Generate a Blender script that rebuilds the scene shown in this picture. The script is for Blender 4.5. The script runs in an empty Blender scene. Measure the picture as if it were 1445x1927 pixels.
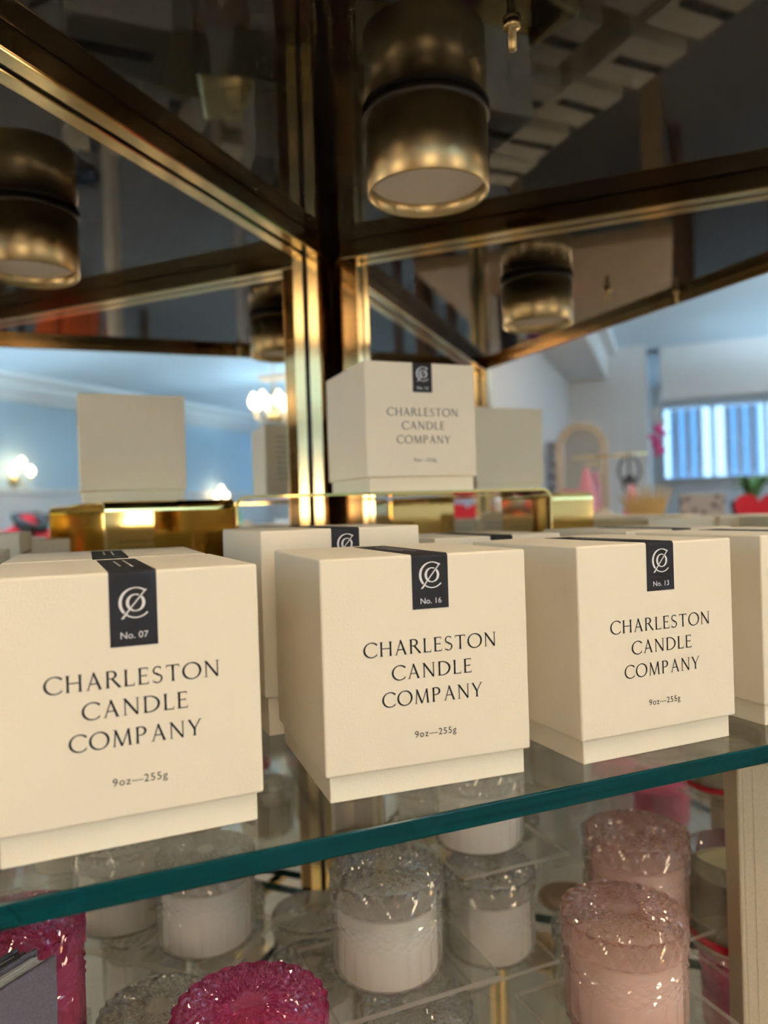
import bpy, bmesh, math, random
from mathutils import Vector, Matrix
random.seed(7)
PI = math.pi
sc = bpy.context.scene
col = sc.collection

# ------------------------------------------------------------------ camera
FPX, YAW, PIT, ROL = 1416.55, 0.39751, -0.00413, -0.03087
CAM = Vector((-0.16096, -0.41405, 0.127))
Fw = Vector((math.sin(YAW) * math.cos(PIT), math.cos(YAW) * math.cos(PIT), math.sin(PIT)))
Rt = Vector((math.cos(YAW), -math.sin(YAW), 0.0))
Up = Rt.cross(Fw)
R2 = Rt * math.cos(ROL) + Up * math.sin(ROL)
U2 = -Rt * math.sin(ROL) + Up * math.cos(ROL)
cd = bpy.data.cameras.new('camera')
cam = bpy.data.objects.new('camera', cd)
col.objects.link(cam)
m = Matrix.Identity(4)
for i in range(3):
    m[i][0], m[i][1], m[i][2], m[i][3] = R2[i], U2[i], -Fw[i], CAM[i]
cam.matrix_world = m
cd.sensor_fit = 'HORIZONTAL'
cd.sensor_width = 36.0
cd.lens = FPX / 1445.0 * 36.0
cd.clip_start = 0.01
cd.dof.use_dof = True
cd.dof.focus_distance = 0.375
cd.dof.aperture_fstop = cd.lens / 3.9
sc.camera = cam

# ------------------------------------------------------------------ world, exposure
w = bpy.data.worlds.new('sky')
sc.world = w
w.use_nodes = True
nt = w.node_tree
bg = nt.nodes['Background']
bg.inputs[0].default_value = (0.42, 0.68, 1.0, 1)
bg.inputs[1].default_value = 2.8
sc.view_settings.view_transform = 'Standard'
sc.view_settings.look = 'None'
sc.view_settings.gamma = 1.0
sc.view_settings.use_curve_mapping = False
sc.view_settings.exposure = 0.36
cy = sc.cycles
cy.max_bounces = 9
cy.glossy_bounces = 6
cy.diffuse_bounces = 3
cy.transmission_bounces = 6
cy.transparent_max_bounces = 16
cy.use_adaptive_sampling = True
cy.adaptive_threshold = 0.10
cy.adaptive_min_samples = 16
cy.sample_clamp_indirect = 6.0
cy.blur_glossy = 0.2
LAMP = 48.0           # ceiling downlight strength
SHADE = 10.5            # shades of the floor lamps added for front light
ADDED_UPLIGHT = 270.0            # cove strips in the added pendants, strength

# ------------------------------------------------------------------ helpers
POST = Vector((0.1226, 0.4184, 0.0))
UL = Vector((-0.7135, -0.7007, 0.0))     # along the left mirror, away from the post
VR = Vector((0.7135, -0.7007, 0.0))      # along the right mirror, away from the post
NL = Vector((0.7007, -0.7135, 0.0))      # out of the left mirror
NR = Vector((-0.7007, -0.7135, 0.0))     # out of the right mirror
FLOOR_Z = -1.30
FRONT_Y = -0.134


def LM(s, e, z):
    return POST + UL * s + NL * e + Vector((0, 0, z))


def RM(s, e, z):
    return POST + VR * s + NR * e + Vector((0, 0, z))


def UV(u, v, z):
    return POST + UL * u + VR * v + Vector((0, 0, z))


def new_mat(name):
    mt = bpy.data.materials.new(name)
    mt.use_nodes = True
    return mt, mt.node_tree, mt.node_tree.nodes['Principled BSDF']


def pm(name, c, rough=0.5, metal=0.0, var=0.06, scale=30.0, bump=0.0, bscale=200.0, spec=0.5, coat=0.0,
       stretch=None, emit=None, es=0.0, sss=0.0, ior=1.5, aniso=0.0):
    """principled with procedural tone variation and fine relief"""
    mt, t, b = new_mat(name)
    tc = t.nodes.new('ShaderNodeTexCoord')
    src = tc.outputs['Object']
    if stretch:
        mp = t.nodes.new('ShaderNodeMapping')
        mp.inputs['Scale'].default_value = stretch
        t.links.new(src, mp.inputs['Vector'])
        src = mp.outputs['Vector']
    nz = t.nodes.new('ShaderNodeTexNoise')
    nz.inputs['Scale'].default_value = scale
    nz.inputs['Detail'].default_value = 4.0
    t.links.new(src, nz.inputs['Vector'])
    mx = t.nodes.new('ShaderNodeMix')
    mx.data_type = 'RGBA'
    mx.inputs[6].default_value = tuple(max(0, x * (1 - var)) for x in c) + (1,)
    mx.inputs[7].default_value = tuple(min(1, x * (1 + var)) for x in c) + (1,)
    t.links.new(nz.outputs['Fac'], mx.inputs[0])
    t.links.new(mx.outputs[2], b.inputs['Base Color'])
    b.inputs['Roughness'].default_value = rough
    b.inputs['Metallic'].default_value = metal
    b.inputs['Specular IOR Level'].default_value = spec
    b.inputs['IOR'].default_value = ior
    b.inputs['Coat Weight'].default_value = coat
    if aniso:
        b.inputs['Anisotropic'].default_value = aniso
    if sss:
        b.inputs['Subsurface Weight'].default_value = sss
        b.inputs['Subsurface Radius'].default_value = (0.01, 0.007, 0.004)
        b.inputs['Subsurface Scale'].default_value = 0.3
    if emit:
        b.inputs['Emission Color'].default_value = tuple(emit) + (1,)
        b.inputs['Emission Strength'].default_value = es
    if bump:
        n2 = t.nodes.new('ShaderNodeTexNoise')
        n2.inputs['Scale'].default_value = bscale
        n2.inputs['Detail'].default_value = 3.0
        t.links.new(src, n2.inputs['Vector'])
        bp = t.nodes.new('ShaderNodeBump')
        bp.inputs['Strength'].default_value = bump
        bp.inputs['Distance'].default_value = 0.001
        t.links.new(n2.outputs['Fac'], bp.inputs['Height'])
        t.links.new(bp.outputs['Normal'], b.inputs['Normal'])
    return mt


def glass(name, tint, milk=(1, 1, 1), milk_fac=0.1, rough=0.02, ior=1.45, refr=0.0, nscale=60.0):
    """thin clear sheet: see-through, Fresnel gloss, a little body colour"""
    mt, t, b = new_mat(name)
    t.nodes.remove(b)
    out = t.nodes['Material Output']
    tr = t.nodes.new('ShaderNodeBsdfTransparent')
    tr.inputs[0].default_value = tuple(tint) + (1,)
    gl = t.nodes.new('ShaderNodeBsdfGlossy')
    gl.inputs['Roughness'].default_value = rough
    df = t.nodes.new('ShaderNodeBsdfDiffuse')
    tl = t.nodes.new('ShaderNodeBsdfTranslucent')
    tc = t.nodes.new('ShaderNodeTexCoord')
    nz = t.nodes.new('ShaderNodeTexNoise')
    nz.inputs['Scale'].default_value = nscale
    t.links.new(tc.outputs['Object'], nz.inputs['Vector'])
    mc = t.nodes.new('ShaderNodeMix')
    mc.data_type = 'RGBA'
    mc.inputs[6].default_value = tuple(x * 0.9 for x in milk) + (1,)
    mc.inputs[7].default_value = tuple(milk) + (1,)
    t.links.new(nz.outputs['Fac'], mc.inputs[0])
    t.links.new(mc.outputs[2], df.inputs[0])
    t.links.new(mc.outputs[2], tl.inputs[0])
    m0 = t.nodes.new('ShaderNodeMixShader')
    m0.inputs[0].default_value = 0.5
    t.links.new(df.outputs[0], m0.inputs[1])
    t.links.new(tl.outputs[0], m0.inputs[2])
    m1 = t.nodes.new('ShaderNodeMixShader')
    m1.inputs[0].default_value = milk_fac
    thru = tr.outputs[0]
    if refr:
        rf = t.nodes.new('ShaderNodeBsdfRefraction')
        rf.inputs['Color'].default_value = tuple(tint) + (1,)
        rf.inputs['Roughness'].default_value = 0.03
        rf.inputs['IOR'].default_value = 1.38
        mr = t.nodes.new('ShaderNodeMixShader')
        mr.inputs[0].default_value = refr
        t.links.new(thru, mr.inputs[1])
        t.links.new(rf.outputs[0], mr.inputs[2])
        thru = mr.outputs[0]
    t.links.new(thru, m1.inputs[1])
    t.links.new(m0.outputs[0], m1.inputs[2])
    # Schlick reflectance from either side of the sheet
    ge = t.nodes.new('ShaderNodeNewGeometry')
    dt = t.nodes.new('ShaderNodeVectorMath'); dt.operation = 'DOT_PRODUCT'
    t.links.new(ge.outputs['Incoming'], dt.inputs[0]); t.links.new(ge.outputs['Normal'], dt.inputs[1])

    def mth(op, a, b):
        n = t.nodes.new('ShaderNodeMath'); n.operation = op
        for k, x in enumerate((a, b)):
            if x is None:
                continue
            if isinstance(x, (int, float)):
                n.inputs[k].default_value = x
            else:
                t.links.new(x, n.inputs[k])
        return n.outputs[0]
    f0 = ((ior - 1) / (ior + 1)) ** 2
    ab = mth('ABSOLUTE', dt.outputs['Value'], None)
    pw = mth('POWER', mth('SUBTRACT', 1.0, ab), 5.0)
    fac = mth('ADD', mth('MULTIPLY', pw, 1 - f0), f0)
    m2 = t.nodes.new('ShaderNodeMixShader')
    t.links.new(fac, m2.inputs[0])
    t.links.new(m1.outputs[0], m2.inputs[1])
    t.links.new(gl.outputs[0], m2.inputs[2])
    t.links.new(m2.outputs[0], out.inputs['Surface'])
    return mt


def mesh(name, verts, faces, smooth=False, mats=None, fm=None):
    me = bpy.data.meshes.new(name)
    me.from_pydata([tuple(v) for v in verts], [], faces)
    me.validate()
    me.update()
    if smooth:
        for p in me.polygons:
            p.use_smooth = True
    if mats:
        for x in mats:
            me.materials.append(x)
    if fm:
        for p, k in zip(me.polygons, fm):
            p.material_index = k
    return me


def obj(name, me, mt=None, parent=None, loc=None, rot=None):
    if mt is not None and len(me.materials) == 0:
        me.materials.append(mt)
    o = bpy.data.objects.new(name, me)
    col.objects.link(o)
    if parent:
        o.parent = parent
    if loc is not None:
        o.location = loc
    if rot is not None:
        o.rotation_euler = rot
    return o


def tag(o, label, cat, group=None):
    o['label'] = label
    o['category'] = cat
    if group:
        o['group'] = group
    return o


def thing(name, label, cat, loc=(0, 0, 0), rz=0.0, group=None):
    o = bpy.data.objects.new(name, None)
    col.objects.link(o)
    o.location = loc
    o.rotation_euler = (0, 0, rz)
    o.empty_display_size = 0.02
    return tag(o, label, cat, group)


def struct(name, me, mt, label=None):
    o = obj(name, me, mt)
    o['kind'] = 'structure'
    if label:
        o['label'] = label
    return o


HEXF = [(0, 3, 2, 1), (4, 5, 6, 7), (0, 1, 5, 4), (1, 2, 6, 5), (2, 3, 7, 6), (3, 0, 4, 7)]


def hexa(name, pts, bevel=0.0, seg=2, mats=None, fm=None):
    """8 points: bottom ring then top ring"""
    bm = bmesh.new()
    vs = [bm.verts.new(p) for p in pts]
    for k, f in enumerate(HEXF):
        fc = bm.faces.new([vs[i] for i in f])
        if fm:
            fc.material_index = fm[k]
    bmesh.ops.recalc_face_normals(bm, faces=bm.faces)
    if bevel:
        bmesh.ops.bevel(bm, geom=list(bm.edges), offset=bevel, segments=seg, affect='EDGES', profile=0.5)
    me = bpy.data.meshes.new(name)
    bm.to_mesh(me)
    bm.free()
    if mats:
        for x in mats:
            me.materials.append(x)
    return me


def boxm(name, x0, x1, y0, y1, z0, z1, bevel=0.0, seg=2, mats=None, fm=None):
    return hexa(name, [(x0, y0, z0), (x1, y0, z0), (x1, y1, z0), (x0, y1, z0),
                       (x0, y0, z1), (x1, y0, z1), (x1, y1, z1), (x0, y1, z1)], bevel, seg, mats, fm)


def bar(fn, s0, s1, e0, e1, z0, z1, bevel=0.0, name='bar'):
    return hexa(name, [fn(s0, e0, z0), fn(s1, e0, z0), fn(s1, e1, z0), fn(s0, e1, z0),
                       fn(s0, e0, z1), fn(s1, e0, z1), fn(s1, e1, z1), fn(s0, e1, z1)], bevel, 2)


def local(me, origin):
    me.transform(Matrix.Translation(-Vector(origin)))
    return me


def lathe(name, prof, seg=48, smooth=True, cap=True, rmod=None):
    vs, fs = [], []
    n = len(prof)
    for j, (r, z) in enumerate(prof):
        for i in range(seg):
            a = 2 * PI * i / seg
            rr = r + (rmod(a, r, z, j) if rmod else 0.0)
            vs.append((rr * math.cos(a), rr * math.sin(a), z))
    for j in range(n - 1):
        for i in range(seg):
            k = (i + 1) % seg
            fs.append((j * seg + i, j * seg + k, (j + 1) * seg + k, (j + 1) * seg + i))
    if cap:
        if prof[0][0] > 1e-6:
            fs.append(tuple(range(seg - 1, -1, -1)))
        if prof[-1][0] > 1e-6:
            fs.append(tuple((n - 1) * seg + i for i in range(seg)))
    return mesh(name, vs, fs, smooth)


def tube(name, pts, r, seg=8):
    pts = [Vector(p) for p in pts]
    vs, fs = [], []
    n = len(pts)
    for k, p in enumerate(pts):
        d = (pts[min(k + 1, n - 1)] - pts[max(k - 1, 0)]).normalized()
        a = d.orthogonal().normalized() if k == 0 else (a - d * a.dot(d)).normalized()
        b = d.cross(a)
        rr = r[k] if isinstance(r, (list, tuple)) else r
        for i in range(seg):
            t = 2 * PI * i / seg
            vs.append(p + a * math.cos(t) * rr + b * math.sin(t) * rr)
    for k in range(n - 1):
        for i in range(seg):
            j = (i + 1) % seg
            fs.append((k * seg + i, k * seg + j, (k + 1) * seg + j, (k + 1) * seg + i))
    fs.append(tuple(range(seg - 1, -1, -1)))
    fs.append(tuple((n - 1) * seg + i for i in range(seg)))
    return mesh(name, vs, fs, True)


def prism(name, poly, z0, z1, bevel=0.0, mats=None, side=0, flat=0):
    bm = bmesh.new()
    lo = [bm.verts.new((x, y, z0)) for x, y in poly]
    hi = [bm.verts.new((x, y, z1)) for x, y in poly]
    f = bm.faces.new(lo[::-1]); f.material_index = flat
    f = bm.faces.new(hi); f.material_index = flat
    n = len(poly)
    for i in range(n):
        j = (i + 1) % n
        f = bm.faces.new((lo[i], lo[j], hi[j], hi[i])); f.material_index = side
    bmesh.ops.recalc_face_normals(bm, faces=bm.faces)
    if bevel:
        ed = [e for e in bm.edges if len({v.co.z for v in e.verts}) == 1]
        bmesh.ops.bevel(bm, geom=ed, offset=bevel, segments=3, affect='EDGES', profile=0.5, material=side)
    me = bpy.data.meshes.new(name)
    bm.to_mesh(me)
    bm.free()
    if mats:
        for x in mats:
            me.materials.append(x)
    return me


def join(name, meshes, smooth=False):
    bm = bmesh.new()
    for me in meshes:
        bm.from_mesh(me)
    out = bpy.data.meshes.new(name)
    bm.to_mesh(out)
    bm.free()
    return out


# ------------------------------------------------------------------ materials
M = {}
M['paper'] = pm('cream_paper', (0.87, 0.785, 0.625), 0.55, var=0.025, scale=40, bump=0.12, bscale=900, spec=0.35)
M['paper_base'] = pm('cream_paper_base', (0.89, 0.81, 0.645), 0.55, var=0.02, scale=40, bump=0.1, bscale=900, spec=0.35)
M['ink'] = pm('black_ink', (0.008, 0.008, 0.010), 0.5, var=0.1, spec=0.12)
M['grey_ink'] = pm('grey_ink', (0.10, 0.095, 0.08), 0.5, var=0.1)
M['strip'] = pm('charcoal_label', (0.024, 0.020, 0.019), 0.6, var=0.15, scale=60, bump=0.08, bscale=700, spec=0.08)
M['silver'] = pm('pale_foil', (0.80, 0.77, 0.74), 0.35, var=0.06, scale=90)
M['brass'] = pm('polished_brass', (0.88, 0.66, 0.33), 0.14, 1.0, var=0.10, scale=18, bump=0.05, bscale=40)
M['brass_old'] = pm('aged_brass', (0.44, 0.335, 0.175), 0.33, 1.0, var=0.16, scale=9, stretch=(9, 9, 0.4), aniso=0.4)
M['brass_dark'] = pm('dark_bronze', (0.30, 0.185, 0.08), 0.11, 1.0, var=0.15, scale=14)  # darker bronze on rails, stiles, corner post and canopy trim
M['gold'] = pm('gold_mirror_sheet', (0.86, 0.62, 0.24), 0.05, 1.0, var=0.05, scale=10)
M['gasket'] = pm('black_gasket', (0.01, 0.008, 0.007), 0.5, var=0.1)
M['canopy'] = pm('black_lacquer', (0.010, 0.009, 0.009), 0.035, var=0.2, scale=8, spec=0.5, ior=1.65, bump=0.012, bscale=14)
M['mirror'] = pm('silvered_mirror', (0.90, 0.905, 0.895), 0.004, 1.0, var=0.012, scale=5)
M['lens'] = pm('frosted_lamp_lens', (0.86, 0.78, 0.73), 0.35, var=0.06, scale=40)
M['shelf'] = glass('clear_shelf_glass', (0.955, 0.985, 0.97), (0.8, 0.95, 0.9), 0.015, 0.01, 1.5)
M['shelf_edge'] = pm('dark_teal_glass_edge', (0.0005, 0.030, 0.027), 0.12, var=0.6, scale=6, spec=0.16, stretch=(1.2, 60, 60))
M['acrylic'] = glass('clear_acrylic', (0.975, 0.98, 0.975), (0.9, 0.95, 0.92), 0.02, 0.015, 1.42)
M['acrylic_edge'] = glass('acrylic_edge_glint', (0.95, 0.92, 0.86), (1.0, 0.93, 0.82), 0.38, 0.05, 1.45)  # milky edge colour stands in for light caught by the acrylic
M['jar_clear'] = glass('clear_cut_glass', (0.95, 0.95, 0.93), (0.84, 0.83, 0.79), 0.13, 0.04, 1.7, 0.34)
M['jar_pink'] = glass('blush_cut_glass', (0.97, 0.86, 0.83), (0.90, 0.70, 0.66), 0.16, 0.04, 1.7, 0.34)
M['jar_mag'] = glass('magenta_cut_glass', (0.95, 0.56, 0.72), (0.80, 0.22, 0.42), 0.24, 0.04, 1.7, 0.34)
M['lid_clear'] = glass('clear_cut_glass_top', (0.93, 0.93, 0.91), (0.84, 0.84, 0.80), 0.16, 0.04, 1.8, 0.5)
M['lid_pink'] = glass('blush_cut_glass_top', (0.97, 0.83, 0.79), (0.92, 0.68, 0.62), 0.24, 0.04, 1.8, 0.42)
M['lid_mag'] = glass('magenta_cut_glass_top', (0.96, 0.48, 0.70), (0.74, 0.10, 0.33), 0.28, 0.04, 1.8, 0.4)
M['wax'] = pm('ivory_wax', (0.92, 0.84, 0.73), 0.5, var=0.03)
M['wax_blush'] = pm('blush_wax', (0.88, 0.72, 0.60), 0.5, var=0.03)
M['wax_rose'] = pm('rose_wax', (0.85, 0.36, 0.38), 0.5, var=0.04)
M['wax_yellow'] = pm('butter_wax', (0.90, 0.78, 0.50), 0.45, var=0.04)
M['linen'] = pm('grey_mauve_linen', (0.165, 0.135, 0.145), 0.85, var=0.22, scale=600, bump=0.5, bscale=900, spec=0.2)
M['linen_dark'] = pm('dark_linen_edge', (0.07, 0.06, 0.06), 0.85, var=0.2, scale=500)
M['pages'] = pm('white_pages', (0.82, 0.80, 0.76), 0.8, var=0.25, scale=700, stretch=(1, 1, 1))
M['tan_linen'] = pm('tan_linen', (0.50, 0.40, 0.265), 0.8, var=0.14, scale=500, bump=0.4, bscale=900, spec=0.25)
M['wall'] = pm('daylit_blue_paint', (0.64, 0.83, 0.96), 0.8, var=0.02, scale=2)  # wall blue deepened: cool daylight put into the colour
M['white_wall'] = pm('white_paint', (0.86, 0.84, 0.83), 0.8, var=0.02, scale=2)
M['ceil'] = pm('daylit_ceiling_paint', (0.74, 0.85, 0.94), 0.85, var=0.02, scale=2)  # blue tint of the daylight is put into the ceiling colour
M['floor'] = pm('pale_stone_tile', (0.22, 0.20, 0.17), 0.6, var=0.08, scale=5)
M['wood'] = pm('walnut', (0.115, 0.06, 0.035), 0.45, var=0.35, scale=6, stretch=(1, 12, 1))
M['tan_wood'] = pm('tan_oak', (0.52, 0.36, 0.20), 0.5, var=0.2, scale=8, stretch=(1, 10, 1))
M['cork'] = pm('cork', (0.50, 0.31, 0.15), 0.8, var=0.2, scale=250)
M['bulb'] = pm('lit_bulb', (1, 0.9, 0.7), 0.3, emit=(1.0, 0.80, 0.48), es=7)
M['crystal'] = glass('crystal_drop', (1, 0.97, 0.9), (1, 0.95, 0.85), 0.3, 0.03, 1.6)
M['panel_light'] = pm('lit_panel', (1, 1, 1), 0.5, emit=(1.0, 0.76, 0.48), es=LAMP)
M['cove'] = pm('added_uplight_strip', (1, 1, 1), 0.5, emit=(0.56, 0.82, 1.0), es=ADDED_UPLIGHT)
M['white'] = pm('white_enamel', (0.85, 0.85, 0.84), 0.4, var=0.03)
M['black'] = pm('matt_black', (0.015, 0.015, 0.016), 0.5, var=0.2)
M['navy'] = pm('navy_cloth', (0.02, 0.025, 0.05), 0.9, var=0.2, scale=60)
M['red'] = pm('red_cloth', (0.62, 0.012, 0.025), 0.8, var=0.15, scale=30)
M['orange'] = pm('orange_wool', (0.75, 0.13, 0.03), 0.9, var=0.15, scale=40)
M['shade_lit'] = pm('added_lamp_shade', (0.9, 0.8, 0.65), 0.8, emit=(1.0, 0.77, 0.50), es=SHADE)
M['teal'] = pm('teal_satin', (0.10, 0.62, 0.46), 0.45, var=0.2, scale=12)
M['pink'] = pm('pink_ceramic', (0.85, 0.30, 0.33), 0.35, var=0.08)
M['hotpink'] = pm('hot_pink_petal', (0.90, 0.10, 0.34), 0.6, var=0.15)
M['cream_frame'] = pm('cream_carved_frame', (0.62, 0.50, 0.36), 0.6, var=0.15, scale=30, bump=0.4, bscale=60)
M['leaf'] = pm('green_leaf', (0.12, 0.26, 0.08), 0.5, var=0.3, scale=20)
M['straw'] = pm('golden_straw', (0.55, 0.36, 0.14), 0.8, var=0.25, scale=40, stretch=(8, 8, 1))
M['beige'] = pm('beige_shade', (0.62, 0.50, 0.36), 0.8, var=0.08, scale=60)
M['violet'] = pm('violet_cloth', (0.26, 0.05, 0.28), 0.8, var=0.2, scale=30)
M['stone'] = pm('blue_glass_facade', (0.20, 0.36, 0.54), 0.8, var=0.12, scale=3)
M['column'] = pm('white_column', (0.86, 0.87, 0.88), 0.7, var=0.04, scale=4)
M['pane'] = glass('window_glass', (0.93, 0.97, 0.98), (0.9, 1, 1), 0.01, 0.01, 1.45)
mt, t, b = new_mat('damask_print')
vo = t.nodes.new('ShaderNodeTexVoronoi'); vo.inputs['Scale'].default_value = 22
cr = t.nodes.new('ShaderNodeValToRGB')
cr.color_ramp.elements[0].position = 0.28; cr.color_ramp.elements[0].color = (0.03, 0.03, 0.035, 1)
cr.color_ramp.elements[1].position = 0.36; cr.color_ramp.elements[1].color = (0.42, 0.39, 0.40, 1)
tc = t.nodes.new('ShaderNodeTexCoord')
t.links.new(tc.outputs['Object'], vo.inputs['Vector'])
t.links.new(vo.outputs['Distance'], cr.inputs[0])
t.links.new(cr.outputs[0], b.inputs['Base Color'])
M['damask'] = mt

# ------------------------------------------------------------------ room shell (u along left mirror, v along right mirror)
CEIL = 1.65
U0, U1, V0, V1 = -1.5, 10.0, -1.5, 6.5


def uvbox(name, u0, u1, v0, v1, z0, z1, bevel=0.0):
    return hexa(name, [UV(u0, v0, z0), UV(u1, v0, z0), UV(u1, v1, z0), UV(u0, v1, z0),
                       UV(u0, v0, z1), UV(u1, v0, z1), UV(u1, v1, z1), UV(u0, v1, z1)], bevel)


struct('floor', uvbox('floor', U0 - .1, U1 + .1, V0 - .1, V1 + .1, FLOOR_Z - .1, FLOOR_Z), M['floor'])
struct('ceiling', uvbox('ceiling', U0 - .1, U1 + .1, V0 - .1, V1 + .1, CEIL, CEIL + .1), M['ceil'])
struct('wall_front', uvbox('wall_front', U0 - .1, U0, V0 - .1, V1 + .1, FLOOR_Z, CEIL), M['white_wall'])
struct('wall_left', uvbox('wall_left', U0 - .1, U1 + .1, V0 - .1, V0, FLOOR_Z, CEIL), M['white_wall'])
struct('wall_right', uvbox('wall_right', U0 - .1, U1 + .1, V1, V1 + .1, FLOOR_Z, CEIL), M['wall'])
# crown moulding along the blue wall
struct('trim_1', join('trim_1', [uvbox('a', U0, U1, V1 - .10, V1, CEIL - .16, CEIL, .01),
                                 uvbox('b', U0, U1, V1 - .30, V1 - .10, CEIL - .06, CEIL, .01),
                                 uvbox('c', U0, U1, V1 - .04, V1, CEIL - .26, CEIL - .16, .01)]), M['white'])
struct('trim_2', uvbox('trim_2', U0, U1, V1 - .03, V1, .40, .47, .008), M['white'])
struct('baseboard_right', uvbox('baseboard_right', U0, U1, V1 - .025, V1, FLOOR_Z, FLOOR_Z + .16, .006), M['white'])
# white lower wall on the blue side (wainscot)
struct('trim_3', uvbox('trim_3', U0, U1, V1 - .015, V1, FLOOR_Z + .16, .40, .004), M['white_wall'])
# partition of the room on the left side of the aisle
struct('wall_partition', uvbox('wall_partition', 2.9, 9.2, -.75, -.55, FLOOR_Z, CEIL), M['white_wall'])
struct('trim_4', join('trim_4', [uvbox('a', 2.4, 9.2, -.55, -.16, CEIL - .30, CEIL, .01),
                                 uvbox('b', 2.4, 9.2, -.55, -.06, CEIL - .08, CEIL, .01)]), M['white_wall'])
struct('wall_pier', uvbox('wall_pier', 7.0, 9.2, -.55, .20, FLOOR_Z, CEIL), M['white_wall'])
# window wall at the far end: sill, header, bulkhead
struct('wall_end', join('wall_end', [uvbox('a', U1, U1 + .1, V0, V1, FLOOR_Z, .42),
                                     uvbox('b', U1, U1 + .1, V0, V1, 1.34, CEIL),
                                     uvbox('c', U1, U1 + .1, V0, .30, .42, 1.34)]), M['white_wall'])
struct('trim_5', uvbox('trim_5', 7.2, 7.6, .33, 3.0, 1.12, CEIL, .01), M['white_wall'])
win = bpy.data.objects.new('window_1', None)
col.objects.link(win)
win['kind'] = 'structure'
k = 0
v = .30
while v < V1 - .05:
    obj('mullion', uvbox('mullion', U1 - .02, U1 + .08, v, v + .05, .42, 1.34), M['column'], win)
    v2 = min(v + .62, V1)
    if v2 - v > .1:
        obj('pane', uvbox('pane', U1 + .03, U1 + .036, v + .05, v2, .42, 1.34), M['pane'], win)
    for q in range(1, 4):
        obj('blind_slat', uvbox('blind_slat', U1 - .05, U1 - .04, v + .05 + q * .145 - .035, v + .05 + q * .145 + .03, .44, 1.32),
            M['column'], win)
    v += .62
obj('sill', uvbox('sill', U1 - .14, U1, .30, V1, .39, .42, .005), M['white'], win)
# plain block across the street
bld = thing('street_building', 'blue glass building with white columns beyond the far window', 'building', UV(17, 1, FLOOR_Z))


def at(o, me):
    return local(me, o.location)


obj('facade', at(bld, uvbox('facade', 17, 18, -6, 9, FLOOR_Z, 5)), M['stone'], bld)
for q in range(9):
    obj('column', at(bld, uvbox('column', 16.6, 16.95, -2.2 + q * 1.1, -1.75 + q * 1.1, FLOOR_Z, 3.6, .03)), M['column'], bld)
obj('cornice', at(bld, uvbox('cornice', 16.4, 17.1, -6, 9, 3.6, 4.3, .04)), M['column'], bld)

# ------------------------------------------------------------------ recessed ceiling downlights
DTR = lathe('trim_ring', [(.092, 0), (.115, 0), (.118, -.004), (.112, -.008), (.092, -.006)], 32, cap=False)
DLN = lathe('lens', [(0, -.003), (.091, -.003), (.091, -.0005), (0, -.0005)], 32, cap=False)
for u, v, wh in ((.78, .78, 'nearest the brass display'), (.62, 1.35, 'added just right of the nearest one'), (1.35, .62, 'added just left of the nearest one'), (.9, 2.2, 'on the entrance side of the shop'), (.9, 3.5, 'over the entrance walkway'),  # two beside the nearest one added to light the box tops
                 (.9, 4.8, 'in the entrance corner by the blue wall'), (2.2, 1.6, 'over the aisle before the display'), (2.2, 2.9, 'over the white table'),
                 (2.2, 4.2, 'above the red jacket'), (3.5, 2.9, 'in the middle of the shop'), (3.5, 1.0, 'over the aisle by the tan tables'), (4.9, 3.4, 'added over the middle aisle'), (6.3, 2.4, 'added closer to the far window'), (3.4, 4.7, 'added before the brown headboard'),  # middle aisle, window and headboard ones added to light under the shelf
                 (-.5, 1.6, 'just right of the brass display'), (-.5, 3.1, 'along the entrance wall'), (4.9, 2.0, 'halfway to the far window')):
    o = thing('ceiling_downlight', 'round lit recessed ceiling light ' + wh, 'ceiling light', UV(u, v, CEIL), 0, 'recessed ceiling lights')
    obj('trim_ring', DTR, M['white'], o)
    obj('lens', DLN, M['panel_light'], o)
# unseen linear pendants added to brighten the ceiling and blue wall
for nm, a in (('above the middle of the shop', (4.2, 4.32, 1.15, 2.9, 1.16)), ('towards the far window', (6.4, 6.52, 1.9, 4.2, 1.16)),
              ('in front of the far window', (8.15, 8.27, 2.6, 4.6, 1.16)), ('near the blue wall', (2.5, 2.92, 4.75, 6.2, 1.16))):
    u0, u1, v0, v1, z = a
    o = thing('added_pendant', 'added linear white uplight pendant ' + nm, 'ceiling light', UV((u0 + u1) / 2, (v0 + v1) / 2, z), 0, 'added linear uplight pendants')
    obj('trough', at(o, join('trough', [uvbox('a', u0, u1, v0, v1, z, z + .01), uvbox('b', u0, u0 + .006, v0, v1, z + .01, z + .04), uvbox('c', u1 - .006, u1, v0, v1, z + .01, z + .04)])), M['white'], o)
    obj('led_strip', at(o, uvbox('led_strip', u0 + .01, u1 - .01, v0 + .01, v1 - .01, z + .0102, z + .018)), M['cove'], o)
    for vv in (v0 + .3, v1 - .3):
        obj('hanger', at(o, uvbox('hanger', u0 + .056, u0 + .064, vv, vv + .008, z + .0182, CEIL)), M['black'], o)

# ------------------------------------------------------------------ unseen floor lamps added to light the display from the front
def added_floor_lamp(label, u, v):
    o = thing('added_floor_lamp', label, 'lamp', UV(u, v, FLOOR_Z), 0, 'added lit floor lamps')
    obj('base', lathe('base', [(0, 0), (.15, 0), (.15, .015), (.03, .03), (0, .03)], 32), M['brass'], o)
    obj('pole', tube('pole', [(0, 0, .028), (0, 0, 1.28)], .011, 12), M['brass'], o)
    obj('shade', lathe('shade', [(.20, 1.24), (.13, 1.52), (.127, 1.52), (.197, 1.24)], 40, cap=False), M['shade_lit'], o)
    obj('bulb', lathe('bulb', [(0, 1.28), (.03, 1.31), (.036, 1.35), (.02, 1.385), (0, 1.39)], 20), M['bulb'], o)


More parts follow.
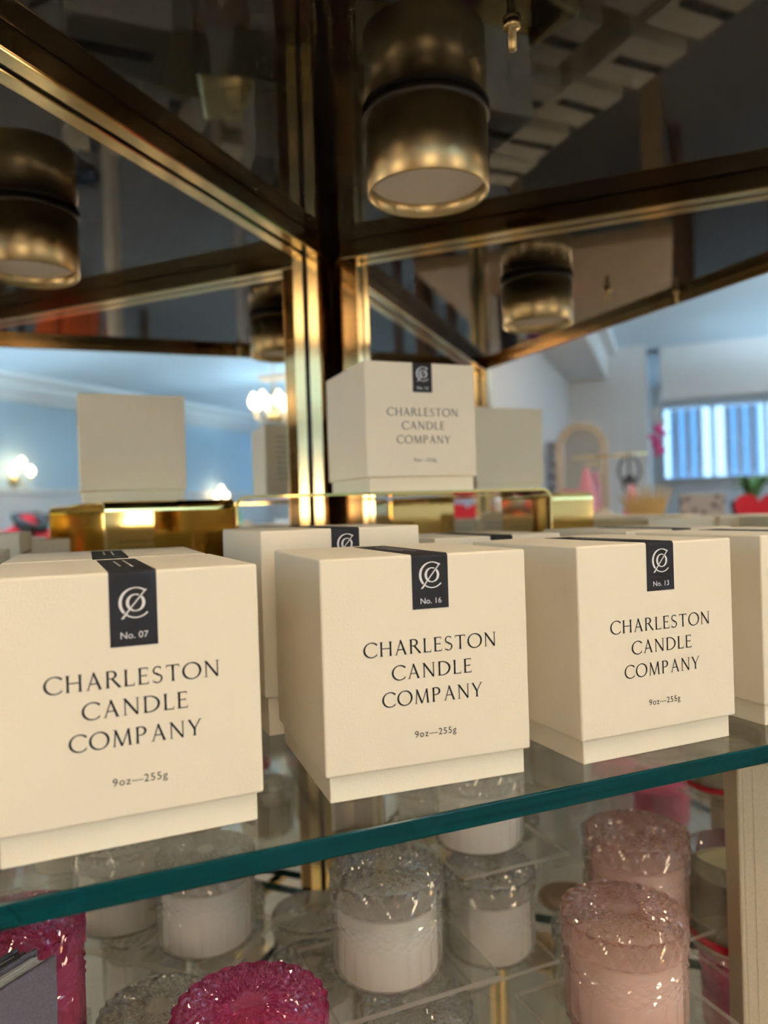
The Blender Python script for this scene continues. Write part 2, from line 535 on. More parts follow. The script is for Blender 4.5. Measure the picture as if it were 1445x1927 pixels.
added_floor_lamp('added brass floor lamp with lit cone shade left in front of the display', 1.95, .95)
added_floor_lamp('added brass floor lamp with lit cone shade right in front of the display', 1.05, 2.45)

# ------------------------------------------------------------------ the brass corner display
SL = 0.788
et = thing('display_etagere', 'brass framed corner display with mirrored backs, and a black canopy', 'display shelf',
           (POST.x, POST.y, FLOOR_Z))
OR = Vector((POST.x, POST.y, FLOOR_Z))


def part(name, me, mt=None, parent=et):
    return obj(name, local(me, OR), mt, parent)


for fn, nm in ((LM, 'left'), (RM, 'right')):
    part('mirror_panel', bar(fn, 0, SL, -.005, 0, -1.149, .412), M['mirror'])
    part('panel_back', bar(fn, 0, SL + .01, -.012, -.0055, -1.149, .43), M['black'])
    part('gasket', join('gasket', [bar(fn, .0, SL - .02, .0002, .003, .4125, .428), bar(fn, .0, .0465, .0002, .003, -1.149, .4125),
                                   bar(fn, SL - .0185, SL, .0002, .003, -1.149, .4125)]), M['gasket'])
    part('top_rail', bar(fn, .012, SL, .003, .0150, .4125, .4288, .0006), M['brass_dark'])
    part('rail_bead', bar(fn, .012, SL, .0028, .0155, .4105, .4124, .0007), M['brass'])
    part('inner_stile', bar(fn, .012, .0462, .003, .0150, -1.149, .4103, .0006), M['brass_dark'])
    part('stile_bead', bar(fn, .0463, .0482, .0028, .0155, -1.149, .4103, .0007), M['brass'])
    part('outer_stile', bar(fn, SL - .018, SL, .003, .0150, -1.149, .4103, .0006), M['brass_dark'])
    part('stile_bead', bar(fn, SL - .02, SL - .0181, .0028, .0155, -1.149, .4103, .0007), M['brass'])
    part('end_post', bar(fn, SL + .001, SL + .03, -.012, .0155, -1.149, .43, .002), M['brass'])
# column standing in the corner
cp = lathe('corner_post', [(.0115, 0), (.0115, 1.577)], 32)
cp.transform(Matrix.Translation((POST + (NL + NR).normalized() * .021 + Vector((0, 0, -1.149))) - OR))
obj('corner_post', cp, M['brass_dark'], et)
# canopy
xa, xb = LM(SL, 0, 0).x, RM(SL, 0, 0).x
tri = [(POST.x, POST.y + .02), (xa - .03, FRONT_Y), (xb + .03, FRONT_Y)]
can = part('canopy', prism('canopy', tri, .4295, .50), M['canopy'])
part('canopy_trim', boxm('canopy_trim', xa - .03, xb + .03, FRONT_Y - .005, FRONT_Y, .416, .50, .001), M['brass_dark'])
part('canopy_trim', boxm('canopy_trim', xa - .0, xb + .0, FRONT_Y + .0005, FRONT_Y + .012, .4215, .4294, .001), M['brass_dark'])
# shelves
def shelf(z, t=.0092):
    g = .0165
    a = LM(SL - .03, g, 0); b_ = RM(SL - .03, g, 0); c_ = POST + (NL + NR).normalized() * .034
    poly = [(LM(.03, g, 0).x, LM(.03, g, 0).y), (a.x, a.y), (a.x + .012, FRONT_Y), (b_.x - .012, FRONT_Y), (b_.x, b_.y),
            (RM(.03, g, 0).x, RM(.03, g, 0).y)]
    return prism('glass_shelf', poly, z - t, z, .0009, [M['shelf'], M['shelf_edge']], 1, 0)


LOW = -0.315
for zz, lb in ((0.0, 'glass shelf with dark green edge carrying the cream candle boxes'), (LOW, 'lower glass shelf under the cut glass candle jars')):
    o = obj('glass_shelf', local(shelf(zz), (POST.x, POST.y - .3, zz - .0092)), None, None, (POST.x, POST.y - .3, zz - .0092))
    tag(o, lb, 'shelf', 'glass shelves of the brass display')
for zz in (0.0, LOW):
    for fn in (LM, RM):
        for s in (.10, .40, .70):
            part('shelf_peg', bar(fn, s - .006, s + .006, .0005, .030, zz - .0165, zz - .0094, .001), M['brass'])
# base cabinet
bt = [(POST.x, POST.y), (LM(SL, 0, 0).x, LM(SL, 0, 0).y), (RM(SL, 0, 0).x, RM(SL, 0, 0).y)]
part('base_cabinet', prism('base_cabinet', bt, FLOOR_Z, -1.1495), M['beige'])
# canopy pins
PIN = lathe('pin', [(.0, 0), (.0022, .0), (.0028, .0008), (.0028, .0135), (.0045, .0135), (.0055, .0145), (.0055, .0165), (.0045, .0175)], 16)
for x, y in ((.105, -.012), (.128, -.118)):
    o = obj('canopy_pin', PIN, M['brass_old'], et)
    o.location = Vector((x, y, .4119)) - OR

# ------------------------------------------------------------------ downlight under the canopy
dl = thing('downlight', 'short aged brass cylinder downlight hanging under the black canopy', 'light fixture', (.103, .107, .368))
r0 = .0468
body = lathe('housing', [(r0 - .0022, .0145), (r0 - .0022, .0005), (r0 - .001, 0), (r0, .001), (r0, .0555), (r0 - .002, .0565)], 72, cap=False)
obj('housing', body, M['brass_old'], dl)
obj('gasket_ring', lathe('gasket_ring', [(r0 - .004, .0555), (r0 + .0015, .0560), (r0 + .0022, .0572), (r0 + .0015, .0612), (r0 - .004, .0612)], 72), M['gasket'], dl)
obj('lens', lathe('lens', [(.0005, .0135), (.03, .0128), (.040, .0118), (r0 - .0045, .0108), (r0 - .0023, .0112)], 72, cap=False), M['lens'], dl)

# ------------------------------------------------------------------ lettering
def ring(cx, cyy, rx, ry, a0, a1, wf, n=28):
    """curved stroke; wf(angle) gives its width"""
    vs, fs = [], []
    for i in range(n + 1):
        a = math.radians(a0 + (a1 - a0) * i / n)
        c, s = math.cos(a), math.sin(a)
        h = wf(a) / 2
        nx, ny = c / rx, s / ry
        l = math.hypot(nx, ny)
        nx, ny = nx / l, ny / l
        vs.append((cx + rx * c + nx * h, cyy + ry * s + ny * h))
        vs.append((cx + rx * c - nx * h, cyy + ry * s - ny * h))
    for i in range(n):
        fs.append((2 * i, 2 * i + 2, 2 * i + 3, 2 * i + 1))
    return vs, fs


def line(p, q, w0, w1=None):
    w1 = w0 if w1 is None else w1
    dx, dy = q[0] - p[0], q[1] - p[1]
    l = math.hypot(dx, dy)
    nx, ny = -dy / l, dx / l
    return ([(p[0] + nx * w0 / 2, p[1] + ny * w0 / 2), (p[0] - nx * w0 / 2, p[1] - ny * w0 / 2),
             (q[0] - nx * w1 / 2, q[1] - ny * w1 / 2), (q[0] + nx * w1 / 2, q[1] + ny * w1 / 2)], [(0, 1, 2, 3)])


TK, TN = 0.118, 0.066


def stem(x, y0=0.0, y1=1.0, wd=TK, sb=True, st=True):
    o = [line((x, y0), (x, (y0 + y1) / 2), wd * 1.12, wd * .94), line((x, (y0 + y1) / 2), (x, y1), wd * .94, wd * 1.12)]
    if sb:
        o.append(serif(x, y0 + .014))
    if st:
        o.append(serif(x, y1 - .014))
    return o


def serif(x, y, half=.105):
    return line((x - half, y), (x + half, y), .030)


def wcurve(thick, thin, tilt=0.25):
    return lambda a: thin + (thick - thin) * abs(math.cos(a - tilt)) ** 1.6


def bowl(x, yc, rx, ry):
    return ring(x, yc, rx, ry, -90, 90, wcurve(TK * 1.1, TN, 0.0), 18)


GL = {}
GL['C'] = (.86, [ring(.50, .5, .47, .50, 42, 316, wcurve(TK * 1.1, TN)), line((.845, .80), (.845, .92), .05, .028), line((.835, .16), (.86, .24), .045, .02)])
GL['O'] = (1.0, [ring(.50, .5, .46, .50, 0, 360, wcurve(TK * 1.1, TN), 40)])
GL['H'] = (.86, stem(.13) + stem(.73) + [line((.13, .53), (.73, .53), TN)])
GL['A'] = (.82, [line((.10, .0), (.41, 1.0), TN * .9, TN), line((.385, 1.03), (.72, .0), TK * .9, TK * 1.1), line((.21, .36), (.60, .36), TN),
                 serif(.10, .014, .09), serif(.72, .014, .11)])
GL['R'] = (.78, stem(.13) + [bowl(.30, .765, .235, .222), line((.13, .985), (.32, .985), TN), line((.13, .545), (.32, .545), TN),
                             line((.34, .55), (.74, .0), TK * .9, TK * 1.1), line((.68, .014), (.82, .014), .028)])
GL['L'] = (.58, stem(.13) + [line((.13, .024), (.55, .024), TN), line((.54, .0), (.565, .19), .05, .02)])
GL['E'] = (.60, stem(.13) + [line((.13, .976), (.53, .976), TN), line((.13, .52), (.46, .52), TN), line((.13, .024), (.56, .024), TN),
                             line((.525, .99), (.525, .83), .05, .02), line((.465, .60), (.465, .44), .03), line((.55, .0), (.575, .18), .05, .02)])
GL['S'] = (.60, [ring(.31, .745, .205, .235, 40, 240, wcurve(TK * .75, TN)), ring(.295, .26, .225, .25, -140, 62, wcurve(TK * .8, TN)),
                 line((.205, .60), (.405, .43), TK * .95), line((.475, .97), (.475, .82), .03, .03), line((.07, .02), (.075, .20), .03, .03)])
GL['T'] = (.76, stem(.38, st=False) + [line((.04, .974), (.72, .974), TN), line((.055, .99), (.03, .82), .05, .02), line((.705, .99), (.73, .82), .05, .02)])
GL['N'] = (.90, [line((.14, .0), (.14, .98), TN), line((.12, 1.0), (.77, .0), TK, TK * 1.05), line((.77, .0), (.77, 1.0), TN),
                 serif(.14, .014), serif(.10, .986, .08), serif(.77, .986)])
GL['D'] = (.90, stem(.13) + [ring(.30, .5, .52, .475, -90, 90, wcurve(TK * 1.1, TN, 0.0), 24), line((.13, .975), (.31, .975), TN), line((.13, .025), (.31, .025), TN)])
GL['M'] = (1.06, [line((.12, .0), (.19, .98), TN), line((.18, 1.0), (.52, .02), TK), line((.52, .0), (.86, .99), TN), line((.86, 1.0), (.94, .0), TK),
                  serif(.12, .014, .09), serif(.94, .014), serif(.15, .986, .07), serif(.88, .986, .07)])
GL['P'] = (.70, stem(.13) + [bowl(.30, .74, .25, .245), line((.13, .985), (.32, .985), TN), line((.18, .495), (.32, .495), TN)])
GL['Y'] = (.76, stem(.38, 0, .45, st=False) + [line((.08, 1.0), (.38, .42), TK), line((.70, 1.0), (.39, .44), TN), serif(.09, .986, .10), serif(.70, .986, .09)])


def letters(text, width, base, cx, cap, track=.14):
    """strokes of a line of capitals, centred on cx, scaled to width"""
    out, x = [], 0.0
    for ch in text:
        adv, st = GL[ch]
        out.append((x, st))
        x += adv + track
    x -= track
    sx = width / (x * cap)
    res = []
    for ox, st in out:
        for vs, fs in st:
            res.append(([(cx - width / 2 + (ox + a) * cap * sx, base + b * cap) for a, b in vs], fs))
    return res


def strokes_mesh(name, strokes, y, mt, sc_=.001, back=False):
    """flat ink on the plane y = const (x, z in mm)"""
    vs, fs = [], []
    for v, f in strokes:
        o = len(vs)
        vs += [((-a if back else a) * sc_, y, b * sc_) for a, b in v]
        fs += [tuple(o + i for i in q) for q in f]
    me = mesh(name, vs, fs)
    me.materials.append(mt)
    return me


def font_mesh(name, text, size, x, z, y, mt, width=None, space=1.0):
    cu = bpy.data.curves.new(name, 'FONT')
    cu.body = text
    cu.size = 1.0
    cu.resolution_u = 3
    cu.space_character = space
    to = bpy.data.objects.new(name, cu)
    col.objects.link(to)
    bpy.context.view_layer.update()
    me = bpy.data.meshes.new_from_object(to.evaluated_get(bpy.context.evaluated_depsgraph_get()))
    bpy.data.objects.remove(to)
    bpy.data.curves.remove(cu)
    xs = [v.co.x for v in me.vertices]
    zs = [v.co.y for v in me.vertices]
    w0 = max(xs) - min(xs)
    sx = size if width is None else width / w0
    cx = (max(xs) + min(xs)) / 2
    for v in me.vertices:
        v.co = Vector((x + (v.co.x - cx) * sx, y, z + v.co.y * size))
    me.name = name
    me.materials.clear()
    me.materials.append(mt)
    return me


# ------------------------------------------------------------------ candle boxes
BW, BH, BB, BI = .1, .09427, .01181, .00234
TXC = 1.1


def lid_mesh():
    return boxm('lid', -BW / 2, BW / 2, -BW / 2, BW / 2, 0, BH, .0011, 3)


ME = {}
ME['lid'] = lid_mesh(); ME['lid'].materials.append(M['paper'])
hb_ = BW / 2 - BI
ME['base'] = boxm('base', -hb_, hb_, -hb_, hb_, 0, BB + .02, .0007, 2); ME['base'].materials.append(M['paper_base'])
lt = letters('CHARLESTON', 64.6, 62.0 - 11.81, TXC, 6.4) + letters('CANDLE', 38.9, 50.9 - 11.81, TXC, 6.4) + letters('COMPANY', 48.6, 39.4 - 11.81, TXC, 6.4)
ME['brand'] = strokes_mesh('brand_lettering', lt, -BW / 2 - .00012, M['ink'])
ME['weight'] = font_mesh('weight_lettering', '9oz\u2014255g', .0042, TXC * .001 + .0006, .0244 - .01181, -BW / 2 - .00012, M['ink'], .0203, 1.12)
# rows of fine print on the back
bk = []
rr = random.Random(3)
for k in range(9):
    x = -34.0
    while x < 32:
        wd = rr.uniform(2.5, 7)
        if k in (3, 6) and x > -5:
            break
        bk.append(line((x, 78 - k * 7.2), (x + wd, 78 - k * 7.2), 1.5))
        x += wd + 1.4
ME['backprint'] = strokes_mesh('fine_print', bk, BW / 2 + .00012, M['grey_ink'], back=True)


def strip_mesh(front_len):
    """paper seal that runs over the top and down the front"""
    r = .0013
    th = .00022
    prof = [(BW / 2 - .014, BH + th)]
    prof += [(-BW / 2 + r, BH + th)]
    for i in range(1, 6):
        a = PI / 2 * i / 5
        prof.append((-BW / 2 + r - (r + th) * math.sin(a), BH - r + (r + th) * math.cos(a)))
    prof.append((-BW / 2 - th, BH - front_len))
    vs, fs = [], []
    x0, x1 = (TXC - 8.8) * .001, (TXC + 8.8) * .001
    for y, z in prof:
        vs += [(x0, y, z), (x1, y, z)]
    n = len(prof)
    for i in range(n - 1):
        fs.append((2 * i, 2 * i + 2, 2 * i + 3, 2 * i + 1))
    # underside, so the seal has thickness
    o = len(vs)
    for y, z in prof:
        yy = y + (th * .9 if z < BH - r else 0)
        zz = z - (th * .9 if z >= BH - r else 0)
        vs += [(x0, yy, zz), (x1, yy, zz)]
    for i in range(n - 1):
        fs.append((o + 2 * i, o + 2 * i + 1, o + 2 * i + 3, o + 2 * i + 2))
        fs.append((2 * i, o + 2 * i, o + 2 * i + 2, 2 * i + 2))
        fs.append((2 * i + 1, 2 * i + 3, o + 2 * i + 3, o + 2 * i + 1))
    me = mesh('seal_strip', vs, fs)
    me.materials.append(M['strip'])
    return me


ME['strip'] = strip_mesh(.0245)
ME['strip_long'] = strip_mesh(.0288)
# monogram: a C with a slashed o inside, one slanted stroke through both
zo = 96.7 - 11.81


def monogram(dz=0.0):
    z0 = zo + dz
    thick = lambda a: .42 + .75 * abs(math.cos(a)) ** 1.5
    st = [ring(2.0, z0, 5.75, 5.75, 52, 222, thick, 30), ring(2.0, z0, 5.75, 5.75, 232, 318, lambda a: .48 + .25 * (abs(math.cos(a)) ** 2), 18),
          ring(1.95, z0, 3.0, 3.15, 66, 232, thick, 22), ring(1.95, z0, 3.0, 3.15, 232, 404, thick, 22),
          line((5.7, z0 + 4.75), (-.35, z0 - 2.5), .52), line((-.35, z0 - 2.5), (-3.0, z0 - 5.9), .55, .8),
          line((-2.6, z0 - 5.75), (-3.5, z0 - 5.95), .35), line((5.55, z0 + 4.5), (6.1, z0 + 5.0), .7, .35)]
    # the o breaks where the stroke leaves it
    return strokes_mesh('monogram', st, -BW / 2 - .00042, M['silver'])


ME['mono'] = monogram()
ME['mono_low'] = monogram(-2.8)
tp = []
for k, yy in enumerate((.004, .0085)):
    x = -22.0 - 6 * k
    while x < 16 + 4 * k:
        wd = rr.uniform(1.2, 3.2)
        tp.append(line((x, 0), (x + wd, 0), .9))
        x += wd + .7
    tp.append(None)


def top_print():
    vs, fs = [], []
    row = 0
    for s in tp:
        if s is None:
            row += 1
            continue
        o = len(vs)
        for a, b in s[0]:
            vs.append(((TXC + (-2.2 + 4.4 * row) + b) * .001, (a) * .001, BH + .00035))
        fs.append((o, o + 1, o + 2, o + 3))
    me = mesh('seal_print', vs, fs)
    me.materials.append(M['silver'])
    return me


ME['topprint'] = top_print()
NUM = {}


def number_mesh(n, low):
    key = (n, low)
    if key not in NUM:
        NUM[key] = font_mesh('number', 'No. ' + n, .0036, (TXC + .1) * .001, .0839 - .01181 - (.0036 if low else 0), -BW / 2 - .00042, M['silver'], .0102)
    return NUM[key]


def candle_box(label, x, y, th, z=0.0, num='16', low=False, lift=0.0, rotz=0.0):
    o = thing('candle_box', label, 'box', (x, y, z), th + rotz, 'cream candle boxes')
    obj('base', ME['base'], None, o)
    l = obj('lid', ME['lid'], None, o, (0, 0, BB + lift))
    obj('brand_lettering', ME['brand'], None, l)
    obj('weight_lettering', ME['weight'], None, l)
    obj('fine_print', ME['backprint'], None, l)
    s = obj('seal_strip', ME['strip_long'] if low else ME['strip'], None, o, (0, 0, BB + lift))
    s['label'] = 'black paper seal with silver monogram'
    obj('monogram', ME['mono_low'] if low else ME['mono'], None, s)
    obj('number', number_mesh(num, low), None, s)
    obj('seal_print', ME['topprint'], None, s)
    return o


candle_box('cream candle box numbered 07, front left on the glass shelf', -.1406, -.0588, .0152, num='07', low=True)
candle_box('cream candle box numbered 16, in the middle of the front row', -.0097, -.0592, -.0590, num='16')
candle_box('cream candle box numbered 13, right of the one numbered 16', .1128, -.0668, .006, num='13')
candle_box('cream candle box standing alone on the gold riser', .1119, .1969, -.0117, z=.1408, num='12')
candle_box('cream candle box directly behind the one numbered 07', -.1414, .0490, -.0208, num='07')
candle_box('cream candle box with raised lid, behind and left of number 16', -.0128, .0545, .0239, lift=.0105, num='16')
candle_box('cream candle box in the second row between numbers 16 and 13', .1152, .0860, -.0147, num='13')
candle_box('cream candle box at the right frame edge, beside number 13', .2400, -.0620, .0, num='13')
candle_box('cream candle box in the second row behind the right edge box', .2480, .0560, .0, num='12')
candle_box('cream candle box at the far right end of the front row', .3620, -.0660, .02, num='12')
candle_box('cream candle box at the left end of the shelf beside the mirror', -.2500, -.0720, .02, num='07')

# ------------------------------------------------------------------ gold riser under the upper box
RZ = -.2034
ris = thing('gold_riser', 'polished gold riser bent into a bridge, under the upper candle box', 'riser', (-.0416, .1664, 0), RZ)
RLn, RD, RH, RT = .261, .116, .1406, .0022
pf = [(0, 0)]
rad = .009
pf_out, pf_in = [], []
pf_out.append((0, 0)); pf_in.append((RT, 0))
for i in range(7):
    a = PI - PI / 2 * i / 6
    pf_out.append((rad + rad * math.cos(a), RH - rad + rad * math.sin(a)))
    pf_in.append((rad + (rad - RT) * math.cos(a), RH - rad + (rad - RT) * math.sin(a)))
for i in range(7):
    a = PI / 2 - PI / 2 * i / 6
    pf_out.append((RLn - rad + rad * math.cos(a), RH - rad + rad * math.sin(a)))
    pf_in.append((RLn - rad + (rad - RT) * math.cos(a), RH - rad + (rad - RT) * math.sin(a)))
pf_out.append((RLn, 0)); pf_in.append((RLn - RT, 0))
n = len(pf_out)


def seg_mesh(name, i0, i1):
    vs, fs = [], []
    for i in range(i0, i1 + 1):
        for (x, z) in (pf_out[i], pf_in[i]):
            vs += [(x, 0, z), (x, RD, z)]
    k = i1 - i0 + 1
    for i in range(k - 1):
        a, b_ = 4 * i, 4 * i + 4
        fs += [(a, b_, b_ + 1, a + 1), (a + 2, a + 3, b_ + 3, b_ + 2), (a, a + 2, b_ + 2, b_), (a + 1, b_ + 1, b_ + 3, a + 3)]
    fs += [(0, 1, 3, 2), (4 * k - 4, 4 * k - 2, 4 * k - 1, 4 * k - 3)]
    me = mesh(name, vs, fs)
    bm = bmesh.new(); bm.from_mesh(me); bmesh.ops.recalc_face_normals(bm, faces=bm.faces); bm.to_mesh(me); bm.free()
    return me


obj('leg', seg_mesh('leg', 0, 4), M['gold'], ris)
obj('top_plate', seg_mesh('top_plate', 4, n - 5), M['gold'], ris)
obj('leg', seg_mesh('leg', n - 5, n - 1), M['gold'], ris)

# ------------------------------------------------------------------ glass jar candles
JR, JB, JL = .037, .0495, .0185


def jar_body_mesh():
    seg, rows = 96, 44
    vs, fs = [], []
    for j in range(rows + 1):
        z = JB * j / rows
        for i in range(seg):
            a = 2 * PI * i / seg
            f = j / rows
            r = JR - .0012
            if f < .06:
                r -= .003 * (1 - f / .06) ** 2
            if .55 < f < .85:
                q = (f - .55) / .30
                s1 = abs(math.sin(12 * a + q * 3 * PI)); s2 = abs(math.sin(12 * a - q * 3 * PI))
                r += .0022 * min(s1, s2) - .0008
            elif f <= .55:
                r += .0016 * abs(math.sin(12 * a)) - .0008
            else:
                r += .0003 * math.cos(24 * a)
            vs.append((r * math.cos(a), r * math.sin(a), z))
    for j in range(rows):
        for i in range(seg):
            k = (i + 1) % seg
            fs.append((j * seg + i, j * seg + k, (j + 1) * seg + k, (j + 1) * seg + i))
    fs.append(tuple(range(seg - 1, -1, -1)))
    return mesh('jar_body', vs, fs, False)


def jar_lid_mesh():
    """knurled rim, and a top of crossing spiral cuts around a plain centre"""
    seg = 192
    vs, fs = [], []
    prof = []
    for j in range(9):
        prof.append(('s', JL * j / 8 * .86))
    rows = 30
    for j in range(rows):
        prof.append(('t', 1 - j / rows))
    for kind, q in prof:
        for i in range(seg):
            a = 2 * PI * i / seg
            if kind == 's':
                f = q / (JL * .86)
                s1 = abs(math.sin(12 * a + f * PI)); s2 = abs(math.sin(12 * a - f * PI))
                r = JR - .0008 + .0017 * min(s1, s2)
                z = q
            else:
                r = (JR - .0012) * q
                sw = 1.15 * (1 - q)
                s1 = (1 - abs(math.sin(14 * (a + sw)))) ** 2.5
                s2 = (1 - abs(math.sin(14 * (a - sw)))) ** 2.5
                amp = .0024 * max(0.0, min(1.0, (q - .16) * 6))
                z = JL * .86 + .0014 * (1 - q * q) + amp * max(s1, s2)
                if q > .90:
                    z -= .0030 * ((q - .90) / .10) ** 2
                    r += .0008 * abs(math.sin(12 * a))
            vs.append((r * math.cos(a), r * math.sin(a), z))
    n = len(prof)
    for j in range(n - 1):
        for i in range(seg):
            k = (i + 1) % seg
            fs.append((j * seg + i, j * seg + k, (j + 1) * seg + k, (j + 1) * seg + i))
    fs.append(tuple((n - 1) * seg + i for i in range(seg)))
    return mesh('jar_lid', vs, fs, False)


JBM, JLM = jar_body_mesh(), jar_lid_mesh()
WAXM = lathe('wax', [(.0, .0022), (JR - .0055, .0022), (JR - .0042, .004), (JR - .0042, JB * .90), (JR - .006, JB * .915), (0, JB * .915)], 48)
KIND = {}
for k_, (bm_, lm_, wm_) in dict(clear=('jar_clear', 'lid_clear', 'wax'), pink=('jar_pink', 'lid_pink', 'wax_blush'), magenta=('jar_mag', 'lid_mag', 'wax_rose')).items():
    a_, b_, c_ = JBM.copy(), JLM.copy(), WAXM.copy()
    a_.materials.append(M[bm_]); b_.materials.append(M[lm_]); c_.materials.append(M[wm_])
    KIND[k_] = (a_, b_, c_)


def jar(kind, label, x, y, z, rz=0.0):
    o = thing('candle_jar', label, 'candle', (x, y, z), rz, 'cut glass jar candles')
    a_, b_, c_ = KIND[kind]
    obj('jar_body', a_, None, o)
    obj('wax', c_, None, o)
    obj('lid', b_, None, o, (0, 0, JB))
    return o


T1, T2 = -.176, -.188
jar('magenta', 'magenta cut glass candle jar in the front, below number 07', -.0874, -.0539, T1 + .0002)
jar('magenta', 'magenta cut glass candle jar behind the grey book', -.1960, .0500, T1 + .0152)
jar('pink', 'blush pink cut glass candle jar in front, beside the tan book', .1442, -.0447, T2 + .0002)
jar('pink', 'blush pink cut glass candle jar behind the front blush one', .2272, .0380, T2 + .0022)
jar('clear', 'clear cut glass candle jar on the middle acrylic riser', .0262, .0477, T1 + .0002)
jar('clear', 'clear cut glass candle jar under the middle acrylic riser', .0440, .0440, -.2698)
jar('clear', 'clear cut glass candle jar behind the magenta ones, left of the riser', -.1170, .0780, -.2470)
jar('clear', 'clear cut glass candle jar on the left acrylic riser near the mirror', -.0720, .1700, -.1948)
jar('clear', 'clear cut glass candle jar on the lower shelf near the corner post', .0400, .2700, LOW + .0002)
jar('clear', 'clear cut glass candle jar inside the right acrylic riser', .1480, .1240, -.2338)
jar('clear', 'clear cut glass candle jar on top of the right acrylic riser', .1440, .1300, -.1480)
jar('clear', 'clear cut glass candle jar on the lower shelf by the right mirror', .2600, .1350, LOW + .0002)
jar('magenta', 'magenta cut glass candle jar on the lower shelf under the front magenta one', -.0880, -.0550, LOW + .0002)
jar('magenta', 'magenta cut glass candle jar on the lower shelf, front of the centre', .0250, -.0700, LOW + .0002)
jar('pink', 'blush pink cut glass candle jar on the lower shelf beside the grey book', -.1780, -.0850, LOW + .0002)
jar('clear', 'clear cut glass candle jar on the lower shelf behind the middle risers', .0900, .2000, LOW + .0002)
jar('clear', 'clear cut glass candle jar on the lower shelf against the left mirror', .0150, .1900, LOW + .0002)
jar('clear', 'clear cut glass candle jar on the lower shelf in front of the right mirror', .1700, .2200, LOW + .0002)
jar('magenta', 'magenta cut glass candle jar on the lower shelf at the far right', .3500, .0500, LOW + .0002)
jar('magenta', 'magenta cut glass candle jar on the lower shelf under the front blush one', .1460, -.0450, LOW + .0002)


def acrylic_riser(label, x, y, rz, wd, dp, z, t=.0030):
    """clear bridge: top plate and two legs, caught light put into the plate edge colour"""
    o = thing('acrylic_riser', label, 'riser', (x, y, LOW), rz, 'clear acrylic risers')
    h = z - LOW
    mats = [M['acrylic'], M['acrylic_edge']]
    obj('top_plate', boxm('top_plate', 0, wd, 0, dp, h - t, h, 0, 2, mats, [0, 0, 1, 1, 1, 1]), None, o)
    obj('leg', boxm('leg', 0, t, 0, dp, 0, h - t - .0001, 0, 2, mats, [0, 0, 0, 0, 0, 0]), None, o)
    obj('leg', boxm('leg', wd - t, wd, 0, dp, 0, h - t - .0001, 0, 2, mats, [0, 0, 0, 0, 0, 0]), None, o)
    return o


acrylic_riser('clear acrylic riser in the middle, under a clear candle jar', -.0235, .0075, 0, .112, .085, T1)
acrylic_riser('clear acrylic riser in front, under the magenta candle jar', -.1350, -.1020, 0, .095, .090, T1)
acrylic_riser('clear acrylic riser in front, under the blush candle jar', .0960, -.0880, 0, .105, .092, T2)
acrylic_riser('clear acrylic riser under the rear blush candle jar', .1900, .0000, 0, .074, .080, T2 + .002)
acrylic_riser('clear acrylic riser near the left mirror, under a clear jar', -.0765, .1145, .785, .085, .072, -.195, .005)
acrylic_riser('tall clear acrylic riser at the right with a jar inside and above', .1020, .0800, 0, .094, .092, -.1482)
acrylic_riser('low clear acrylic riser under the lowest clear jar in the middle', .0040, .0080, 0, .0785, .080, -.27)
acrylic_riser('low clear acrylic riser at the left behind the magenta jars', -.1540, .0410, .0, .073, .0725, -.2472)
acrylic_riser('narrow clear acrylic riser holding the left magenta jar', -.2300, .0125, .0, .073, .0515, T1 + .015)
acrylic_riser('low clear acrylic riser inside the tall right one', .1100, .0850, 0, .077, .080, -.234)

# open jar candle at the right
oj = thing('open_candle', 'open glass candle with pale yellow wax and a red band', 'candle', (.3050, .0120, -.2160))
ORR = .040
obj('glass', lathe('glass', [(ORR - .006, 0), (ORR, .006), (ORR, .074), (ORR - .0022, .074), (ORR - .0022, .01)], 64, cap=False), M['jar_clear'], oj)
obj('wax', lathe('wax', [(0, .004), (ORR - .0028, .008), (ORR - .0028, .060), (ORR - .006, .0585), (0, .058)], 48), M['wax_yellow'], oj)
obj('band', lathe('band', [(ORR + .0003, .012), (ORR + .0006, .012), (ORR + .0006, .018), (ORR + .0003, .018)], 64, cap=False), M['red'], oj)
obj('wick', tube('wick', [(0, 0, .058), (.001, 0, .066)], .0008, 6), M['black'], oj)
acrylic_riser('low clear acrylic riser under the open yellow candle', .2680, -.0180, 0, .077, .062, -.2162)
ck = obj('cork_coaster', lathe('cork_coaster', [(0, 0), (.0305, 0), (.0315, .001), (.0315, .005), (.0305, .006), (0, .006)], 48), M['cork'], None, (.2620, .2050, LOW + .0002))
tag(ck, 'round tan cork coaster lying on the lower glass shelf', 'coaster')

# ------------------------------------------------------------------ books
def book(name, label, loc, rz, wd, ht, th, cover, pages, edge):
    """upright book: spine along local x = 0, cover face on local -y"""
    o = thing(name, label, 'book', loc, rz)
    c = .0026
    obj('cover', boxm('cover', 0, wd, 0, c, 0, ht, .0008), cover, o)
    obj('cover', boxm('cover', 0, wd, th - c, th, 0, ht, .0008), cover, o)
    sp = boxm('spine', -.003, .0005, 0, th, 0, ht, .0012)
    obj('spine', sp, cover, o)
    obj('hinge_groove', boxm('hinge_groove', .007, .0105, -.0004, .0004, .001, ht - .001), edge, o)
    np_ = 7
    for k in range(np_):
        t0 = c + .0004 + (th - 2 * c - .0008) * k / np_
        t1 = c + .0004 + (th - 2 * c - .0008) * (k + 1) / np_ - .00035
        obj('page_block', boxm('page_block', .001, wd - .004 - .0006 * (k % 2), t0, t1, .003, ht - .0010 - .0005 * ((k * 3) % 4)), pages, o)
    return o


